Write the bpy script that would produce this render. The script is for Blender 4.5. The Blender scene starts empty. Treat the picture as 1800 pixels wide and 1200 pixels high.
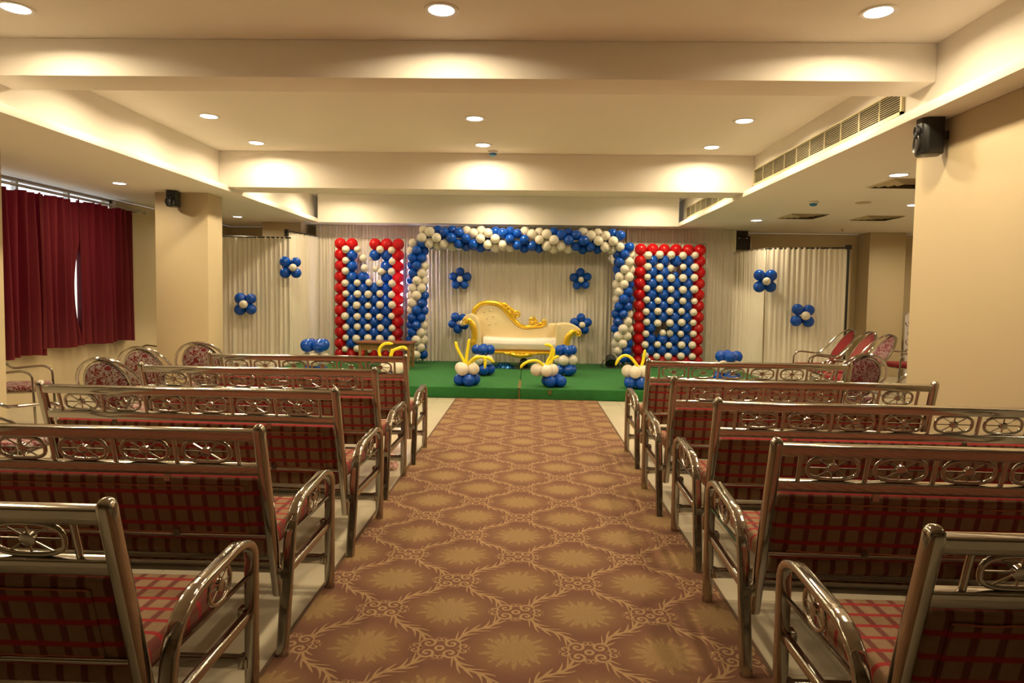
import bpy, bmesh, math, random
from mathutils import Vector, Matrix
random.seed(7)
R = math.radians
S = bpy.context.scene
C = S.collection

# ------------------------------------------------------------------ camera
FPX, CAM_Z = 1150.0, 1.4
YAW, PITCH, ROLL, SHIFT_PX = R(1.4463), R(2.9845), 0.0155, -21.5
_fw = Vector((-math.sin(YAW)*math.cos(PITCH), math.cos(YAW)*math.cos(PITCH), -math.sin(PITCH)))
_r0 = Vector((math.cos(YAW), math.sin(YAW), 0)); _u0 = _r0.cross(_fw)
_rt = _r0*math.cos(ROLL) + _u0*math.sin(ROLL); _up = -_r0*math.sin(ROLL) + _u0*math.cos(ROLL)
cam_d = bpy.data.cameras.new('camera'); cam = bpy.data.objects.new('camera', cam_d); C.objects.link(cam)
M = Matrix((_rt, _up, -_fw)).transposed().to_4x4(); M.translation = (0, 0, CAM_Z); cam.matrix_world = M
cam_d.sensor_fit = 'HORIZONTAL'; cam_d.sensor_width = 36.0; cam_d.lens = FPX/1800*36
cam_d.shift_y = SHIFT_PX/1800; cam_d.clip_start = 0.05; cam_d.clip_end = 200
S.camera = cam

def at(u, v, x=None, y=None, z=None):
    """where the line of sight of a photo pixel meets a plane of the room"""
    d = _fw + _rt*((u-900)/FPX) - _up*((v-600-SHIFT_PX)/FPX)
    o = Vector((0, 0, CAM_Z))
    t = x/d.x if x is not None else y/d.y if y is not None else (z-CAM_Z)/d.z
    return o + d*t

# ------------------------------------------------------------------ world, exposure
S.view_settings.view_transform = 'Standard'; S.view_settings.look = 'None'
S.view_settings.gamma = 1.0; S.view_settings.use_curve_mapping = False
S.view_settings.exposure = 0.0
S.cycles.max_bounces = 8; S.cycles.diffuse_bounces = 4; S.cycles.glossy_bounces = 3; S.cycles.transmission_bounces = 4
w = bpy.data.worlds.new('world'); S.world = w; w.use_nodes = True
_n = w.node_tree.nodes; _bg = _n['Background']
_sky = _n.new('ShaderNodeTexSky'); _sky.sky_type = 'HOSEK_WILKIE'; _sky.turbidity = 9; _sky.sun_direction = (0.6, -0.3, 0.74)
w.node_tree.links.new(_sky.outputs[0], _bg.inputs[0]); _bg.inputs[1].default_value = 12.0

LAMP_W = 22.5
LAMP_COL = (1.0, 0.80, 0.50)

# ------------------------------------------------------------------ node helpers
class NT:
    def __init__(s, name):
        s.m = bpy.data.materials.new(name); s.m.use_nodes = True
        s.t = s.m.node_tree; s.b = s.t.nodes['Principled BSDF']; s.out = s.t.nodes['Material Output']
        s._oc = None
    def n(s, typ, **k):
        o = s.t.nodes.new(typ)
        for a, b in k.items(): setattr(o, a, b)
        return o
    def l(s, a, b): s.t.links.new(a, b)
    def put(s, sock, v):
        if isinstance(v, bpy.types.NodeSocket): s.l(v, sock)
        elif isinstance(v, (tuple, list)) and sock.type == 'RGBA': sock.default_value = tuple(v)[:3] + (1,)
        else: sock.default_value = v
    def m_(s, op, a, b=None, c=None, clamp=False):
        o = s.n('ShaderNodeMath', operation=op, use_clamp=clamp)
        for i, v in enumerate((a, b, c)):
            if v is not None: s.put(o.inputs[i], v)
        return o.outputs[0]
    def obj(s):
        if s._oc is None: s._oc = s.n('ShaderNodeTexCoord').outputs['Object']
        return s._oc
    def gen(s): return s.n('ShaderNodeTexCoord').outputs['Generated']
    def xyz(s, v=None):
        o = s.n('ShaderNodeSeparateXYZ'); s.l(v or s.obj(), o.inputs[0]); return o.outputs
    def mix(s, f, a, b):
        o = s.n('ShaderNodeMix', data_type='RGBA')
        s.put(o.inputs[0], f); s.put(o.inputs[6], a); s.put(o.inputs[7], b); return o.outputs[2]
    def noise(s, scale, detail=3, rough=.5, vec=None, dist=0):
        o = s.n('ShaderNodeTexNoise'); o.inputs['Scale'].default_value = scale
        o.inputs['Detail'].default_value = detail; o.inputs['Roughness'].default_value = rough
        o.inputs['Distortion'].default_value = dist
        s.l(vec or s.obj(), o.inputs['Vector']); return o.outputs['Fac']
    def ss(s, x, lo, hi):
        o = s.n('ShaderNodeMapRange', interpolation_type='SMOOTHSTEP'); s.put(o.inputs[0], x)
        o.inputs[1].default_value = lo; o.inputs[2].default_value = hi
        return o.outputs[0]
    def frac(s, x): return s.m_('FRACT', x)
    def bump(s, h, strength, dist=.01):
        o = s.n('ShaderNodeBump'); o.inputs['Strength'].default_value = strength; o.inputs['Distance'].default_value = dist
        s.l(h, o.inputs['Height']); s.l(o.outputs[0], s.b.inputs['Normal'])
    def set(s, col=None, rough=None, metal=None, **k):
        if col is not None: s.put(s.b.inputs['Base Color'], col)
        if rough is not None: s.put(s.b.inputs['Roughness'], rough)
        if metal is not None: s.put(s.b.inputs['Metallic'], metal)
        for a, v in k.items(): s.put(s.b.inputs[a.replace('_', ' ')], v)
        return s

def translucent(T, col, fac):
    tr = T.n('ShaderNodeBsdfTranslucent'); T.put(tr.inputs[0], col)
    mx = T.n('ShaderNodeMixShader'); mx.inputs[0].default_value = fac
    T.l(T.b.outputs[0], mx.inputs[1]); T.l(tr.outputs[0], mx.inputs[2]); T.l(mx.outputs[0], T.out.inputs[0])

MAT = {}
def plain(name, col, rough=.5, metal=0, var=.06, scale=6, bump=0, **k):
    T = NT(name); f = T.noise(scale, 4, .6)
    a = tuple(c*(1-var) for c in col); b = tuple(min(1, c*(1+var)) for c in col)
    T.set(T.mix(f, a, b), rough, metal, **k)
    if bump: T.bump(T.noise(scale*25, 3), bump, .004)
    MAT[name] = T.m; return T.m

plain('ceiling_paint', (.84, .79, .715), .7, var=.025, scale=1.5, bump=.04)
plain('wall_paint', (.55, .45, .285), .55, var=.035, scale=2.0, bump=.05)
plain('slab_grout', (.42, .37, .28), .8)
plain('green_felt', (.014, .118, .020), .95, var=.22, scale=9, bump=.35)
plain('black_plastic', (.012, .012, .012), .32, var=.2)
plain('black_metal', (.02, .02, .02), .45, var=.2)
plain('grille_metal', (.72, .64, .40), .35, metal=.25, var=.05)
plain('duct_shade', (.02, .014, .006), .9)  # near-black colour standing in for the shade inside grilles and vents
plain('lamp_rim', (.85, .83, .80), .4, var=.02)
plain('white_plastic', (.75, .74, .70), .4)
plain('blue_plastic', (.02, .17, .42), .25)
plain('table_wood', (.20, .065, .025), .4, var=.3, scale=14)
plain('table_wood_light', (.30, .15, .05), .45, var=.3, scale=14)
plain('gold', (.90, .56, .04), .26, metal=.6, var=.18, scale=30, bump=.12)
plain('gold_dark', (.42, .22, .02), .45, metal=.6, var=.2, scale=30)
plain('cream_leather', (.72, .60, .34), .42, var=.05, scale=5, bump=.05)
plain('satin_white', (.80, .74, .68), .38, var=.05, scale=5)
plain('button_stone', (.7, .62, .4), .15, metal=.5)
plain('red_velvet', (.20, .005, .008), .85, var=.2, scale=30)
plain('rose_cloth', (.24, .035, .032), .8, var=.15, scale=30)
plain('yellow_rubber', (.82, .70, .015), .35, var=.04)
plain('foil_blue', (.01, .10, .30), .22, metal=.6, var=.5, scale=30)
plain('wrapper', (.80, .48, .45), .3, var=.35, scale=40)
plain('bucket_yellow', (.75, .48, .02), .4)
plain('string', (.25, .23, .2), .6)
plain('tape', (.10, .09, .03), .22, var=.35, scale=50)
plain('alu', (.55, .53, .5), .35, metal=.8)
plain('seam_thread', (.42, .13, .06), .9, var=.3, scale=60)
plain('screen_white', (.62, .56, .54), .6)
plain('screen_motif', (.16, .10, .09), .6)
plain('ground_pale', (.55, .53, .5), .9)
plain('carpet_binding', (.10, .055, .03), .95)

def steel():
    T = NT('steel'); o = T.obj()
    f = T.noise(3, 4, .6); g = T.noise(70, 2, .5)
    T.set(T.mix(f, (.36, .325, .285), (.52, .48, .43)), T.m_('ADD', T.m_('MULTIPLY', f, .14), .05), 1.0)
    T.bump(g, .05, .002); MAT['steel'] = T.m
steel()

def balloon(name, col, tr, trc, var=.05):
    T = NT(name); f = T.noise(4, 2)
    T.set(T.mix(f, tuple(c*(1-var) for c in col), tuple(min(1, c*(1+var)) for c in col)), .16)
    T.b.inputs['Specular IOR Level'].default_value = .5
    translucent(T, trc, tr); MAT[name] = T.m
balloon('balloon_blue', (.003, .075, .46), .16, (.0, .14, .9))
balloon('balloon_red', (.52, .010, .012), .38, (1.0, .015, .10))
balloon('balloon_white', (.80, .74, .62), .22, (.95, .88, .8))

def fabric(name, col, trc, tr, rough=.85, weave=140):
    T = NT(name); o = T.obj()
    f = T.noise(2.2, 4, .6); T.set(T.mix(f, tuple(c*.9 for c in col), col), rough)
    T.bump(T.noise(weave, 2), .12, .002); translucent(T, trc, tr); MAT[name] = T.m
fabric('drape_white', (.80, .735, .62), (.9, .82, .7), .12)
fabric('curtain_red', (.115, .0015, .006), (.6, .01, .04), .11)

def plaid(name, ax):
    T = NT(name); c = T.xyz(); x, v = c['X'], c[ax]
    def stripe(s, pitch, wd, off):
        f = T.frac(T.m_('ADD', T.m_('DIVIDE', s, pitch), off))
        d = T.m_('ABSOLUTE', T.m_('SUBTRACT', f, .5))
        return T.m_('SUBTRACT', 1.0, T.ss(d, wd-.035, wd+.035))
    sx = stripe(x, .066, .15, .2); sv = stripe(v, .068, .125, .35)
    f = T.noise(60, 3, .6)
    base = T.mix(f, (.20, .118, .060), (.28, .172, .095))
    base = T.mix(T.m_('MULTIPLY', sx, .88), base, (.12, .015, .013))
    base = T.mix(T.m_('MULTIPLY', sv, .95), base, (.29, .008, .012))
    T.set(base, .92); T.bump(T.noise(260, 2), .25, .002); MAT[name] = T.m
plaid('plaid_back', 'Z'); plaid('plaid_seat', 'Y')

def damask(name, a, b, scale=26):
    T = NT(name); n1 = T.noise(scale, 2.5, .55, dist=1.6)
    f = T.ss(n1, .455, .505); g = T.ss(T.noise(scale*1.7, 2, .5, dist=2.2), .56, .6)
    T.set(T.mix(g, T.mix(f, a, b), a), .8); T.bump(n1, .2, .004); MAT[name] = T.m
damask('damask_red', (.15, .004, .010), (.33, .28, .255))
damask('damask_dark', (.13, .006, .016), (.26, .17, .17), 28)

def tile_mat():
    T = NT('floor_tile'); oi = T.n('ShaderNodeObjectInfo').outputs['Random']
    geo = T.n('ShaderNodeNewGeometry').outputs['Position']
    f = T.noise(1.6, 6, .65, vec=geo, dist=.5)
    c = T.mix(f, (.43, .38, .28), (.57, .51, .39))
    T.set(T.mix(T.m_('MULTIPLY', oi, .25), c, (.50, .44, .33)), T.m_('ADD', T.m_('MULTIPLY', f, .15), .14)); MAT['floor_tile'] = T.m
    T = NT('floor_field'); geo = T.n('ShaderNodeNewGeometry').outputs['Position']
    f = T.noise(1.6, 6, .65, vec=geo, dist=.5)
    x = T.xyz(geo)
    e = None
    for s in ('X', 'Y'):
        d = T.m_('ABSOLUTE', T.m_('SUBTRACT', T.frac(T.m_('DIVIDE', x[s], .6)), .5))
        e = d if e is None else T.m_('MAXIMUM', e, d)
    j = T.ss(e, .496, .499)
    c = T.mix(f, (.43, .38, .28), (.57, .51, .39))
    T.set(T.mix(j, c, (.4, .35, .27)), .22); MAT['floor_field'] = T.m
tile_mat()

def carpet_mat():
    T = NT('aisle_carpet'); geo = T.n('ShaderNodeNewGeometry').outputs['Position']
    PX, PY, X0, Y0 = .590, .613, -.035, 2.504
    wob = T.n('ShaderNodeTexNoise'); wob.inputs['Scale'].default_value = 3; T.l(geo, wob.inputs['Vector'])
    c = T.xyz(geo)
    u = T.m_('DIVIDE', T.m_('SUBTRACT', c['X'], X0), PX); v = T.m_('DIVIDE', T.m_('SUBTRACT', c['Y'], Y0), PY)
    a, b = T.m_('ADD', u, v), T.m_('SUBTRACT', u, v)
    p = T.m_('SUBTRACT', T.frac(T.m_('ADD', a, .5)), .5); q = T.m_('SUBTRACT', T.frac(T.m_('ADD', b, .5)), .5)
    # medallion space (metres, centred on the flower)
    mx = T.m_('MULTIPLY', T.m_('ADD', p, q), PX/2); my = T.m_('MULTIPLY', T.m_('SUBTRACT', p, q), PY/2)
    mr = T.m_('SQRT', T.m_('ADD', T.m_('POWER', T.m_('DIVIDE', mx, 1.08), 2), T.m_('POWER', my, 2)))
    th = T.m_('ARCTAN2', my, mx)
    # jagged many-petalled flower
    pet = T.m_('ABSOLUTE', T.m_('SINE', T.m_('MULTIPLY', th, 7.0)))
    pet2 = T.m_('ABSOLUTE', T.m_('SINE', T.m_('ADD', T.m_('MULTIPLY', th, 11.5), .6)))
    jag = T.m_('ADD', T.m_('ADD', T.m_('MULTIPLY', T.m_('POWER', pet, 1.4), .040), T.m_('MULTIPLY', T.m_('POWER', pet2, 2.0), .030)), T.m_('MULTIPLY', T.m_('SUBTRACT', T.noise(55, 3, .6, vec=geo), .5), .05))
    edge = T.m_('SUBTRACT', mr, T.m_('ADD', jag, .064))
    flower = T.m_('SUBTRACT', 1.0, T.ss(edge, -.003, .003))
    vein = T.m_('MULTIPLY', T.ss(T.m_('ABSOLUTE', T.m_('SINE', T.m_('ADD', T.m_('MULTIPLY', th, 9), T.m_('MULTIPLY', mr, 90)))), .0, .35), 1.0)
    # vine lines along the cell edges
    sp = T.m_('SUBTRACT', T.frac(a), .5); sq = T.m_('SUBTRACT', T.frac(b), .5)
    def vine(s, t):
        tt = T.m_('MULTIPLY', T.m_('ADD', t, .5), 2*math.pi)
        off = T.m_('MULTIPLY', T.m_('SINE', T.m_('MULTIPLY', tt, 2)), .030)
        d = T.m_('SUBTRACT', s, off)
        ad = T.m_('ABSOLUTE', d)
        # leaves: slanted beads on both sides
        ph = T.m_('ADD', T.m_('MULTIPLY', tt, 8), T.m_('MULTIPLY', ad, -95))
        leaf = T.m_('MULTIPLY', T.m_('MAXIMUM', T.m_('SINE', ph), 0), .085)
        stem = T.m_('SUBTRACT', 1.0, T.ss(T.m_('SUBTRACT', ad, .014), -.002, .003))
        lf = T.m_('SUBTRACT', 1.0, T.ss(T.m_('SUBTRACT', ad, leaf), -.004, .004))
        far = T.ss(T.m_('ABSOLUTE', T.m_('SUBTRACT', T.frac(T.m_('ADD', t, 0.0)), .5)), .17, .22)
        return T.m_('MULTIPLY', T.m_('MAXIMUM', stem, lf), far)
    vines = T.m_('MAXIMUM', vine(sp, b), vine(sq, a))
    # scroll clusters at the crossings
    cx = T.m_('ABSOLUTE', T.m_('MULTIPLY', T.m_('ADD', sp, sq), PX/2)); cy = T.m_('ABSOLUTE', T.m_('MULTIPLY', T.m_('SUBTRACT', sp, sq), PY/2))
    def scroll(x0, y0, rad, pitch, flip):
        dx, dy = T.m_('SUBTRACT', cx, x0), T.m_('SUBTRACT', cy, y0)
        r = T.m_('SQRT', T.m_('ADD', T.m_('POWER', dx, 2), T.m_('POWER', dy, 2)))
        t = T.m_('DIVIDE', T.m_('ARCTAN2', dy, dx), 2*math.pi*flip)
        k = T.m_('ABSOLUTE', T.m_('SUBTRACT', T.frac(T.m_('ADD', T.m_('DIVIDE', r, pitch), t)), .5))
        ring = T.m_('SUBTRACT', 1.0, T.ss(k, .19, .27))
        inside = T.m_('SUBTRACT', 1.0, T.ss(r, rad-.002, rad+.002))
        return T.m_('MULTIPLY', ring, inside)
    sc = scroll(.046, .034, .036, .024, 1)
    for args in ((.098, .016, .023, .017, -1), (.014, .062, .017, .014, 1)): sc = T.m_('MAXIMUM', sc, scroll(*args))
    r0 = T.m_('SQRT', T.m_('ADD', T.m_('POWER', cx, 2), T.m_('POWER', cy, 2)))
    ring0 = T.m_('SUBTRACT', 1.0, T.ss(T.m_('ABSOLUTE', T.m_('SUBTRACT', r0, .015)), .004, .007))
    sc = T.m_('MAXIMUM', sc, ring0)
    # field: gold glow in each oval, red-brown towards the vines
    glow = T.m_('SUBTRACT', 1.0, T.ss(T.m_('ADD', mr, T.m_('MULTIPLY', T.m_('SUBTRACT', T.noise(9, 4, .6, vec=geo), .5), .03)), .07, .205))
    wear = T.noise(2.5, 5, .6, vec=geo)
    field = T.mix(glow, (.118, .042, .023), (.198, .102, .042))
    field = T.mix(T.m_('MULTIPLY', wear, .35), field, (.155, .078, .038))
    col = T.mix(T.m_('MULTIPLY', flower, .70), field, T.mix(vein, (.185, .108, .042), (.258, .164, .066)))
    col = T.mix(T.m_('MULTIPLY', T.m_('MAXIMUM', vines, sc), .85), col, (.32, .20, .092))
    speck = T.ss(T.noise(120, 2, .6, vec=geo), .3, .75)
    col = T.mix(T.m_('MULTIPLY', speck, .18), col, (.06, .027, .014))
    T.set(col, .95)
    crease = T.m_('MULTIPLY', T.noise(1.3, 3, .5, vec=geo), 1.0)
    h = T.m_('ADD', T.m_('MULTIPLY', T.noise(220, 2, vec=geo), .05), crease)
    T.bump(h, .35, .02); MAT['aisle_carpet'] = T.m
carpet_mat()

def emit(name, col, st):
    T = NT(name); T.set((0, 0, 0), .5)
    T.put(T.b.inputs['Emission Color'], col); T.b.inputs['Emission Strength'].default_value = st; MAT[name] = T.m
emit('lamp_lens', (1.0, .95, .86), 9.0)
emit('tube_light', (1.0, .90, 1.0), 120.0)
def glass():
    T = NT('pane_glass'); T.set((.9, .95, .95), .03)
    tr = T.n('ShaderNodeBsdfTransparent'); mx = T.n('ShaderNodeMixShader'); mx.inputs[0].default_value = .92
    T.l(T.b.outputs[0], mx.inputs[1]); T.l(tr.outputs[0], mx.inputs[2]); T.l(mx.outputs[0], T.out.inputs[0])
    MAT['pane_glass'] = T.m
glass()

# ------------------------------------------------------------------ geometry helpers
def circ(r, n=10): return [(r*math.cos(2*math.pi*i/n), r*math.sin(2*math.pi*i/n)) for i in range(n)]
def rrect(wd, h, r, n=3):
    o = []
    for cx, cy, a0 in ((wd/2-r, h/2-r, 0), (-wd/2+r, h/2-r, 90), (-wd/2+r, -h/2+r, 180), (wd/2-r, -h/2+r, 270)):
        for i in range(n+1):
            a = R(a0 + 90*i/n); o.append((cx+r*math.cos(a), cy+r*math.sin(a)))
    return o

class MB:
    def __init__(s): s.v, s.f = [], []
    def add(s, vs, fs):
        k = len(s.v); s.v += [tuple(x) for x in vs]; s.f += [[i+k for i in f] for f in fs]; return s
    def box(s, x0, x1, y0, y1, z0, z1):
        return s.add([(x0,y0,z0),(x1,y0,z0),(x1,y1,z0),(x0,y1,z0),(x0,y0,z1),(x1,y0,z1),(x1,y1,z1),(x0,y1,z1)],
                     [(3,2,1,0),(4,5,6,7),(0,1,5,4),(1,2,6,5),(2,3,7,6),(3,0,4,7)])
    def sweep(s, path, sec, ref=None, closed=False, scale=None):
        """sec points (a,b) go to a*N + b*B; N is ref (constant) or parallel transported"""
        P = [Vector(p) for p in path]; n = len(P); m = len(sec); T = []
        for i in range(n):
            a = P[(i-1) % n] if closed or i else P[0]; b = P[(i+1) % n] if closed or i < n-1 else P[-1]
            T.append((b-a).normalized())
        vs = []; N = Vector(ref).normalized() if ref else None
        if N is None:
            t = T[0]; N = t.cross(Vector((0, 0, 1)) if abs(t.z) < .9 else Vector((1, 0, 0))).normalized()
        for i in range(n):
            N2 = (N - T[i]*N.dot(T[i])).normalized()
            if not ref: N = N2
            B = T[i].cross(N2); k = 1 if scale is None else scale[i]
            ka, kb = k if isinstance(k, tuple) else (k, k)
            for (a, b) in sec: vs.append(P[i] + N2*a*ka + B*b*kb)
        fs = []
        for i in range(n if closed else n-1):
            j = (i+1) % n
            for q in range(m): fs.append((i*m+q, i*m+(q+1) % m, j*m+(q+1) % m, j*m+q))
        if not closed: fs += [tuple(range(m))[::-1], tuple((n-1)*m+q for q in range(m))]
        return s.add(vs, fs)
    def lathe(s, prof, n=16, axis='z', c=(0, 0, 0)):
        vs, fs = [], []
        for r, h in prof:
            for i in range(n):
                a = 2*math.pi*i/n; x, y = r*math.cos(a), r*math.sin(a)
                p = {'z': (x, y, h), 'y': (x, h, y), 'x': (h, x, y)}[axis]
                vs.append((p[0]+c[0], p[1]+c[1], p[2]+c[2]))
        for k in range(len(prof)-1):
            for i in range(n):
                j = (i+1) % n; fs.append((k*n+i, k*n+j, (k+1)*n+j, (k+1)*n+i))
        fs += [tuple(range(n))[::-1], tuple((len(prof)-1)*n+i for i in range(n))]
        return s.add(vs, fs)
    def prism(s, poly, y0, y1):
        """outline in x,z extruded along y"""
        n = len(poly)
        vs = [(x, y0, z) for x, z in poly] + [(x, y1, z) for x, z in poly]
        return s.add(vs, [tuple(range(n)), tuple(range(2*n-1, n-1, -1))] + [(i, (i+1) % n, n+(i+1) % n, n+i) for i in range(n)])
    def mesh(s, name, mat, bevel=0, seg=2, smooth=True, angle=40, fixn=True):
        me = bpy.data.meshes.new(name)
        me.from_pydata([tuple(v) for v in s.v], [], s.f); me.update()
        bm = bmesh.new(); bm.from_mesh(me)
        if fixn: bmesh.ops.recalc_face_normals(bm, faces=bm.faces)
        if bevel: bmesh.ops.bevel(bm, geom=[e for e in bm.edges if e.is_manifold and e.calc_face_angle(0) > R(30)], offset=bevel, segments=seg, affect='EDGES', profile=.5, clamp_overlap=True)
        bm.to_mesh(me); bm.free()
        if smooth:
            me.polygons.foreach_set('use_smooth', [True]*len(me.polygons)); me.set_sharp_from_angle(angle=R(angle))
        me.materials.append(MAT[mat]); return me
    def build(s, name, mat, parent=None, loc=(0, 0, 0), rot=None, **k):
        return link(name, s.mesh(name, mat, **k), parent, loc, rot)

def link(name, data, parent=None, loc=(0, 0, 0), rot=None, scale=None):
    o = bpy.data.objects.new(name, data); C.objects.link(o)
    o.location = loc
    if rot: o.rotation_euler = rot
    if scale is not None: o.scale = (scale,)*3 if not isinstance(scale, tuple) else scale
    if parent: o.parent = parent
    return o
def tag(o, label=None, cat=None, group=None, kind=None):
    for k, v in (('label', label), ('category', cat), ('group', group), ('kind', kind)):
        if v: o[k] = v
    return o
def thing(name, label, cat, loc=(0, 0, 0), rz=0, group=None):
    o = link(name, None, None, loc, (0, 0, rz)); o.empty_display_size = .1
    return tag(o, label, cat, group)
def copy_tree(o, parent=None):
    c = o.copy(); C.objects.link(c); c.parent = parent
    for ch in [x for x in o.children]: copy_tree(ch, c)
    return c
def box(name, mat, d, parent=None, **k):
    return MB().box(*d).build(name, mat, parent, **k)
def smooth_path(pts, n=6):
    """Catmull-Rom through the points"""
    P = [Vector(p) for p in pts]; o = []
    for i in range(len(P)-1):
        a, b, c, d = P[max(i-1, 0)], P[i], P[i+1], P[min(i+2, len(P)-1)]
        for k in range(n):
            t = k/n; o.append(.5*((2*b) + (c-a)*t + (2*a-5*b+4*c-d)*t*t + (3*b-a-3*c+d)*t**3))
    return o + [P[-1]]
def fillet(pts, rad, n=5):
    """polyline with rounded corners"""
    P = [Vector(p) for p in pts]; o = [P[0]]
    for i in range(1, len(P)-1):
        r = rad[i-1] if isinstance(rad, (list, tuple)) else rad
        a, b = (P[i-1]-P[i]), (P[i+1]-P[i]); ra = min(r, a.length*.48, b.length*.48)
        p0, p2 = P[i]+a.normalized()*ra, P[i]+b.normalized()*ra
        for k in range(n+1):
            t = k/n; o.append((1-t)**2*p0 + 2*t*(1-t)*P[i] + t*t*p2)
    return o + [P[-1]]

# ------------------------------------------------------------------ the room
SOF, CEIL = 2.65, 3.15
XL, XR = -3.92, 2.74            # faces of the ceiling coffer
LL, LR = -3.80, 2.615           # its lower lips
WL, WR, YB, YF = -5.85, 8.3, 12.7, -6.5
B1, B2 = (4.60, 4.93), (8.20, 8.65)

fl = tag(box('floor', 'slab_grout', (WL-.2, WR+.2, YF-.2, YB+.2, -.15, -.004), smooth=False), 'cream glazed tile floor of the hall', None, kind='structure')
CX0, CX1, CY1 = -.961, .936, 8.72
TX0, TX1, TY0, TY1 = -5.4, 4.8, .6, 9.0
tm = MB().box(.0015, .5985, .0015, .5985, -.004, 0).mesh('tile', 'floor_tile', smooth=False)
for i in range(17):
    for j in range(14):
        link('tile', tm, fl, (TX0+.6*i, TY0+.6*j, 0))
fld = MB()
for d in ((WL, TX0, YF, YB), (TX1, WR, YF, YB), (TX0, TX1, YF, TY0), (TX0, TX1, TY1, YB)): fld.box(*d, -.004, 0)
tag(fld.build('distant_tiles', 'floor_field', fl, smooth=False), kind='stuff')

ce = tag(box('ceiling', 'ceiling_paint', (WL-.2, WR+.2, YF-.2, YB+.2, CEIL, CEIL+.15), smooth=False), 'cream coffered ceiling with beams and lowered side soffits', None, kind='structure')
box('soffit', 'ceiling_paint', (WL, LL, YF, YB, SOF, SOF+.07), ce, bevel=.006)
box('soffit', 'ceiling_paint', (LR, WR, YF, YB, SOF, SOF+.07), ce, bevel=.006)
box('soffit', 'ceiling_paint', (LL, LR, 11.68, YB, SOF, CEIL), ce, bevel=.006)
box('coffer_side', 'ceiling_paint', (WL, XL, YF, YB, SOF+.07, CEIL), ce)
box('coffer_side', 'ceiling_paint', (XR, WR, YF, YB, SOF+.07, CEIL), ce)
box('beam', 'ceiling_paint', (XL, XR, B1[0], B1[1], 2.89, CEIL), ce, bevel=.006)
box('beam', 'ceiling_paint', (XL, XR, B2[0], B2[1], 2.70, CEIL), ce, bevel=.006)
box('beam', 'ceiling_paint', (XL, XR, .1, .45, 2.80, CEIL), ce, bevel=.006)

WIN = (6.6, 9.15, .95, 2.645)
wl = MB()
for d in ((YF, WIN[0], 0, SOF), (WIN[1], YB, 0, SOF), (WIN[0], WIN[1], 0, WIN[2]), (WIN[0], WIN[1], WIN[3], SOF)):
    wl.box(WL-.2, WL, d[0], d[1], d[2], d[3])
tag(wl.build('wall_left', 'wall_paint', smooth=False), 'cream painted left wall around the curtained window', kind='structure')
tag(box('wall_back', 'wall_paint', (WL-.2, WR+.2, YB, YB+.2, 0, SOF), smooth=False), 'cream back wall behind the stage drapes', kind='structure')
tag(box('wall_right', 'wall_paint', (WR, WR+.2, YF, YB, 0, SOF), smooth=False), 'cream far right wall of the side room', kind='structure')
tag(box('wall_front', 'wall_paint', (WL-.2, WR+.2, YF-.2, YF, 0, CEIL), smooth=False), 'cream wall behind the viewer', kind='structure')
tag(box('wall_left_pier', 'wall_paint', (WL, -4.87, 4.5, 5.96, 0, SOF), bevel=.008), 'cream wall pier cut by the left picture edge', kind='structure')
tag(box('wall_right_pier', 'wall_paint', (2.84, 3.5, 2.9, 4.965, 0, SOF), bevel=.008), 'broad cream pier on the right with a speaker', kind='structure')
tag(box('wall_left_pillar', 'wall_paint', (-4.83, -4.14, 8.36, 8.76, 0, SOF), bevel=.008), 'cream square pillar on the left with a small speaker', kind='structure')
tag(box('wall_back_pillar', 'wall_paint', (6.24, 6.9, 12.25, YB, 0, SOF), bevel=.008), 'cream pillar in the far right corner', kind='structure')
tag(box('wall_back_pier', 'wall_paint', (-4.85, -4.14, 11.8, YB, 0, SOF), bevel=.008), 'cream pier rising above the left white drape', kind='structure')

wn = tag(link('window_1', None), 'daylit window behind the red curtains', kind='structure')
fm = MB(); y0, y1, z0, z1 = WIN; t = .045
for d in ((y0, y1, z0, z0+t), (y0, y1, z1-.03, z1), (y0, y0+t, z0, z1), (y1-t, y1, z0, z1)): fm.box(WL-.12, WL-.06, *d)
fm.build('window_frame', 'alu', wn, smooth=False)
for k in range(1, 3):
    yy = y0+(y1-y0)*k/3; box('mullion', 'alu', (WL-.12, WL-.06, yy-.02, yy+.02, z0+t, z1-.03), wn, smooth=False)
for k in range(3):
    ya, yb = y0+(y1-y0)*k/3, y0+(y1-y0)*(k+1)/3
    box('pane', 'pane_glass', (WL-.093, WL-.087, ya+.02, yb-.02, z0+.03, z1-.02), wn, smooth=False)

tag(box('bounce_ground', 'ground_pale', (-40, WL-.6, -12, 28, -1.2, -1.0), smooth=False), 'unseen pale ground outside, added to bounce daylight in through the window', kind='structure')  # unseen ground, added to throw sky light up onto the ceiling

# aisle carpet
ca = thing('aisle_carpet', 'brown and gold patterned carpet runner down the aisle to the stage', 'carpet')
g = MB(); nx, ny = 12, 60
vs = []
for j in range(ny+1):
    yy = YF+.6 + (CY1-YF-.6)*j/ny
    for i in range(nx+1):
        xx = CX0+.012 + (CX1-CX0-.024)*i/nx
        vs.append((xx, yy, .007 + .0025*math.sin(yy*3.1+xx)*math.sin(yy*7.3)))
g.add(vs, [(j*(nx+1)+i, j*(nx+1)+i+1, (j+1)*(nx+1)+i+1, (j+1)*(nx+1)+i) for j in range(ny) for i in range(nx)])
g.box(CX0+.012, CX1-.012, YF+.6, CY1, .0005, .003)
g.build('pile', 'aisle_carpet', ca, fixn=False)
box('binding', 'carpet_binding', (CX0, CX0+.014, YF+.6, CY1, 0, .010), ca)
box('binding', 'carpet_binding', (CX1-.014, CX1, YF+.6, CY1, 0, .010), ca)

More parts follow.
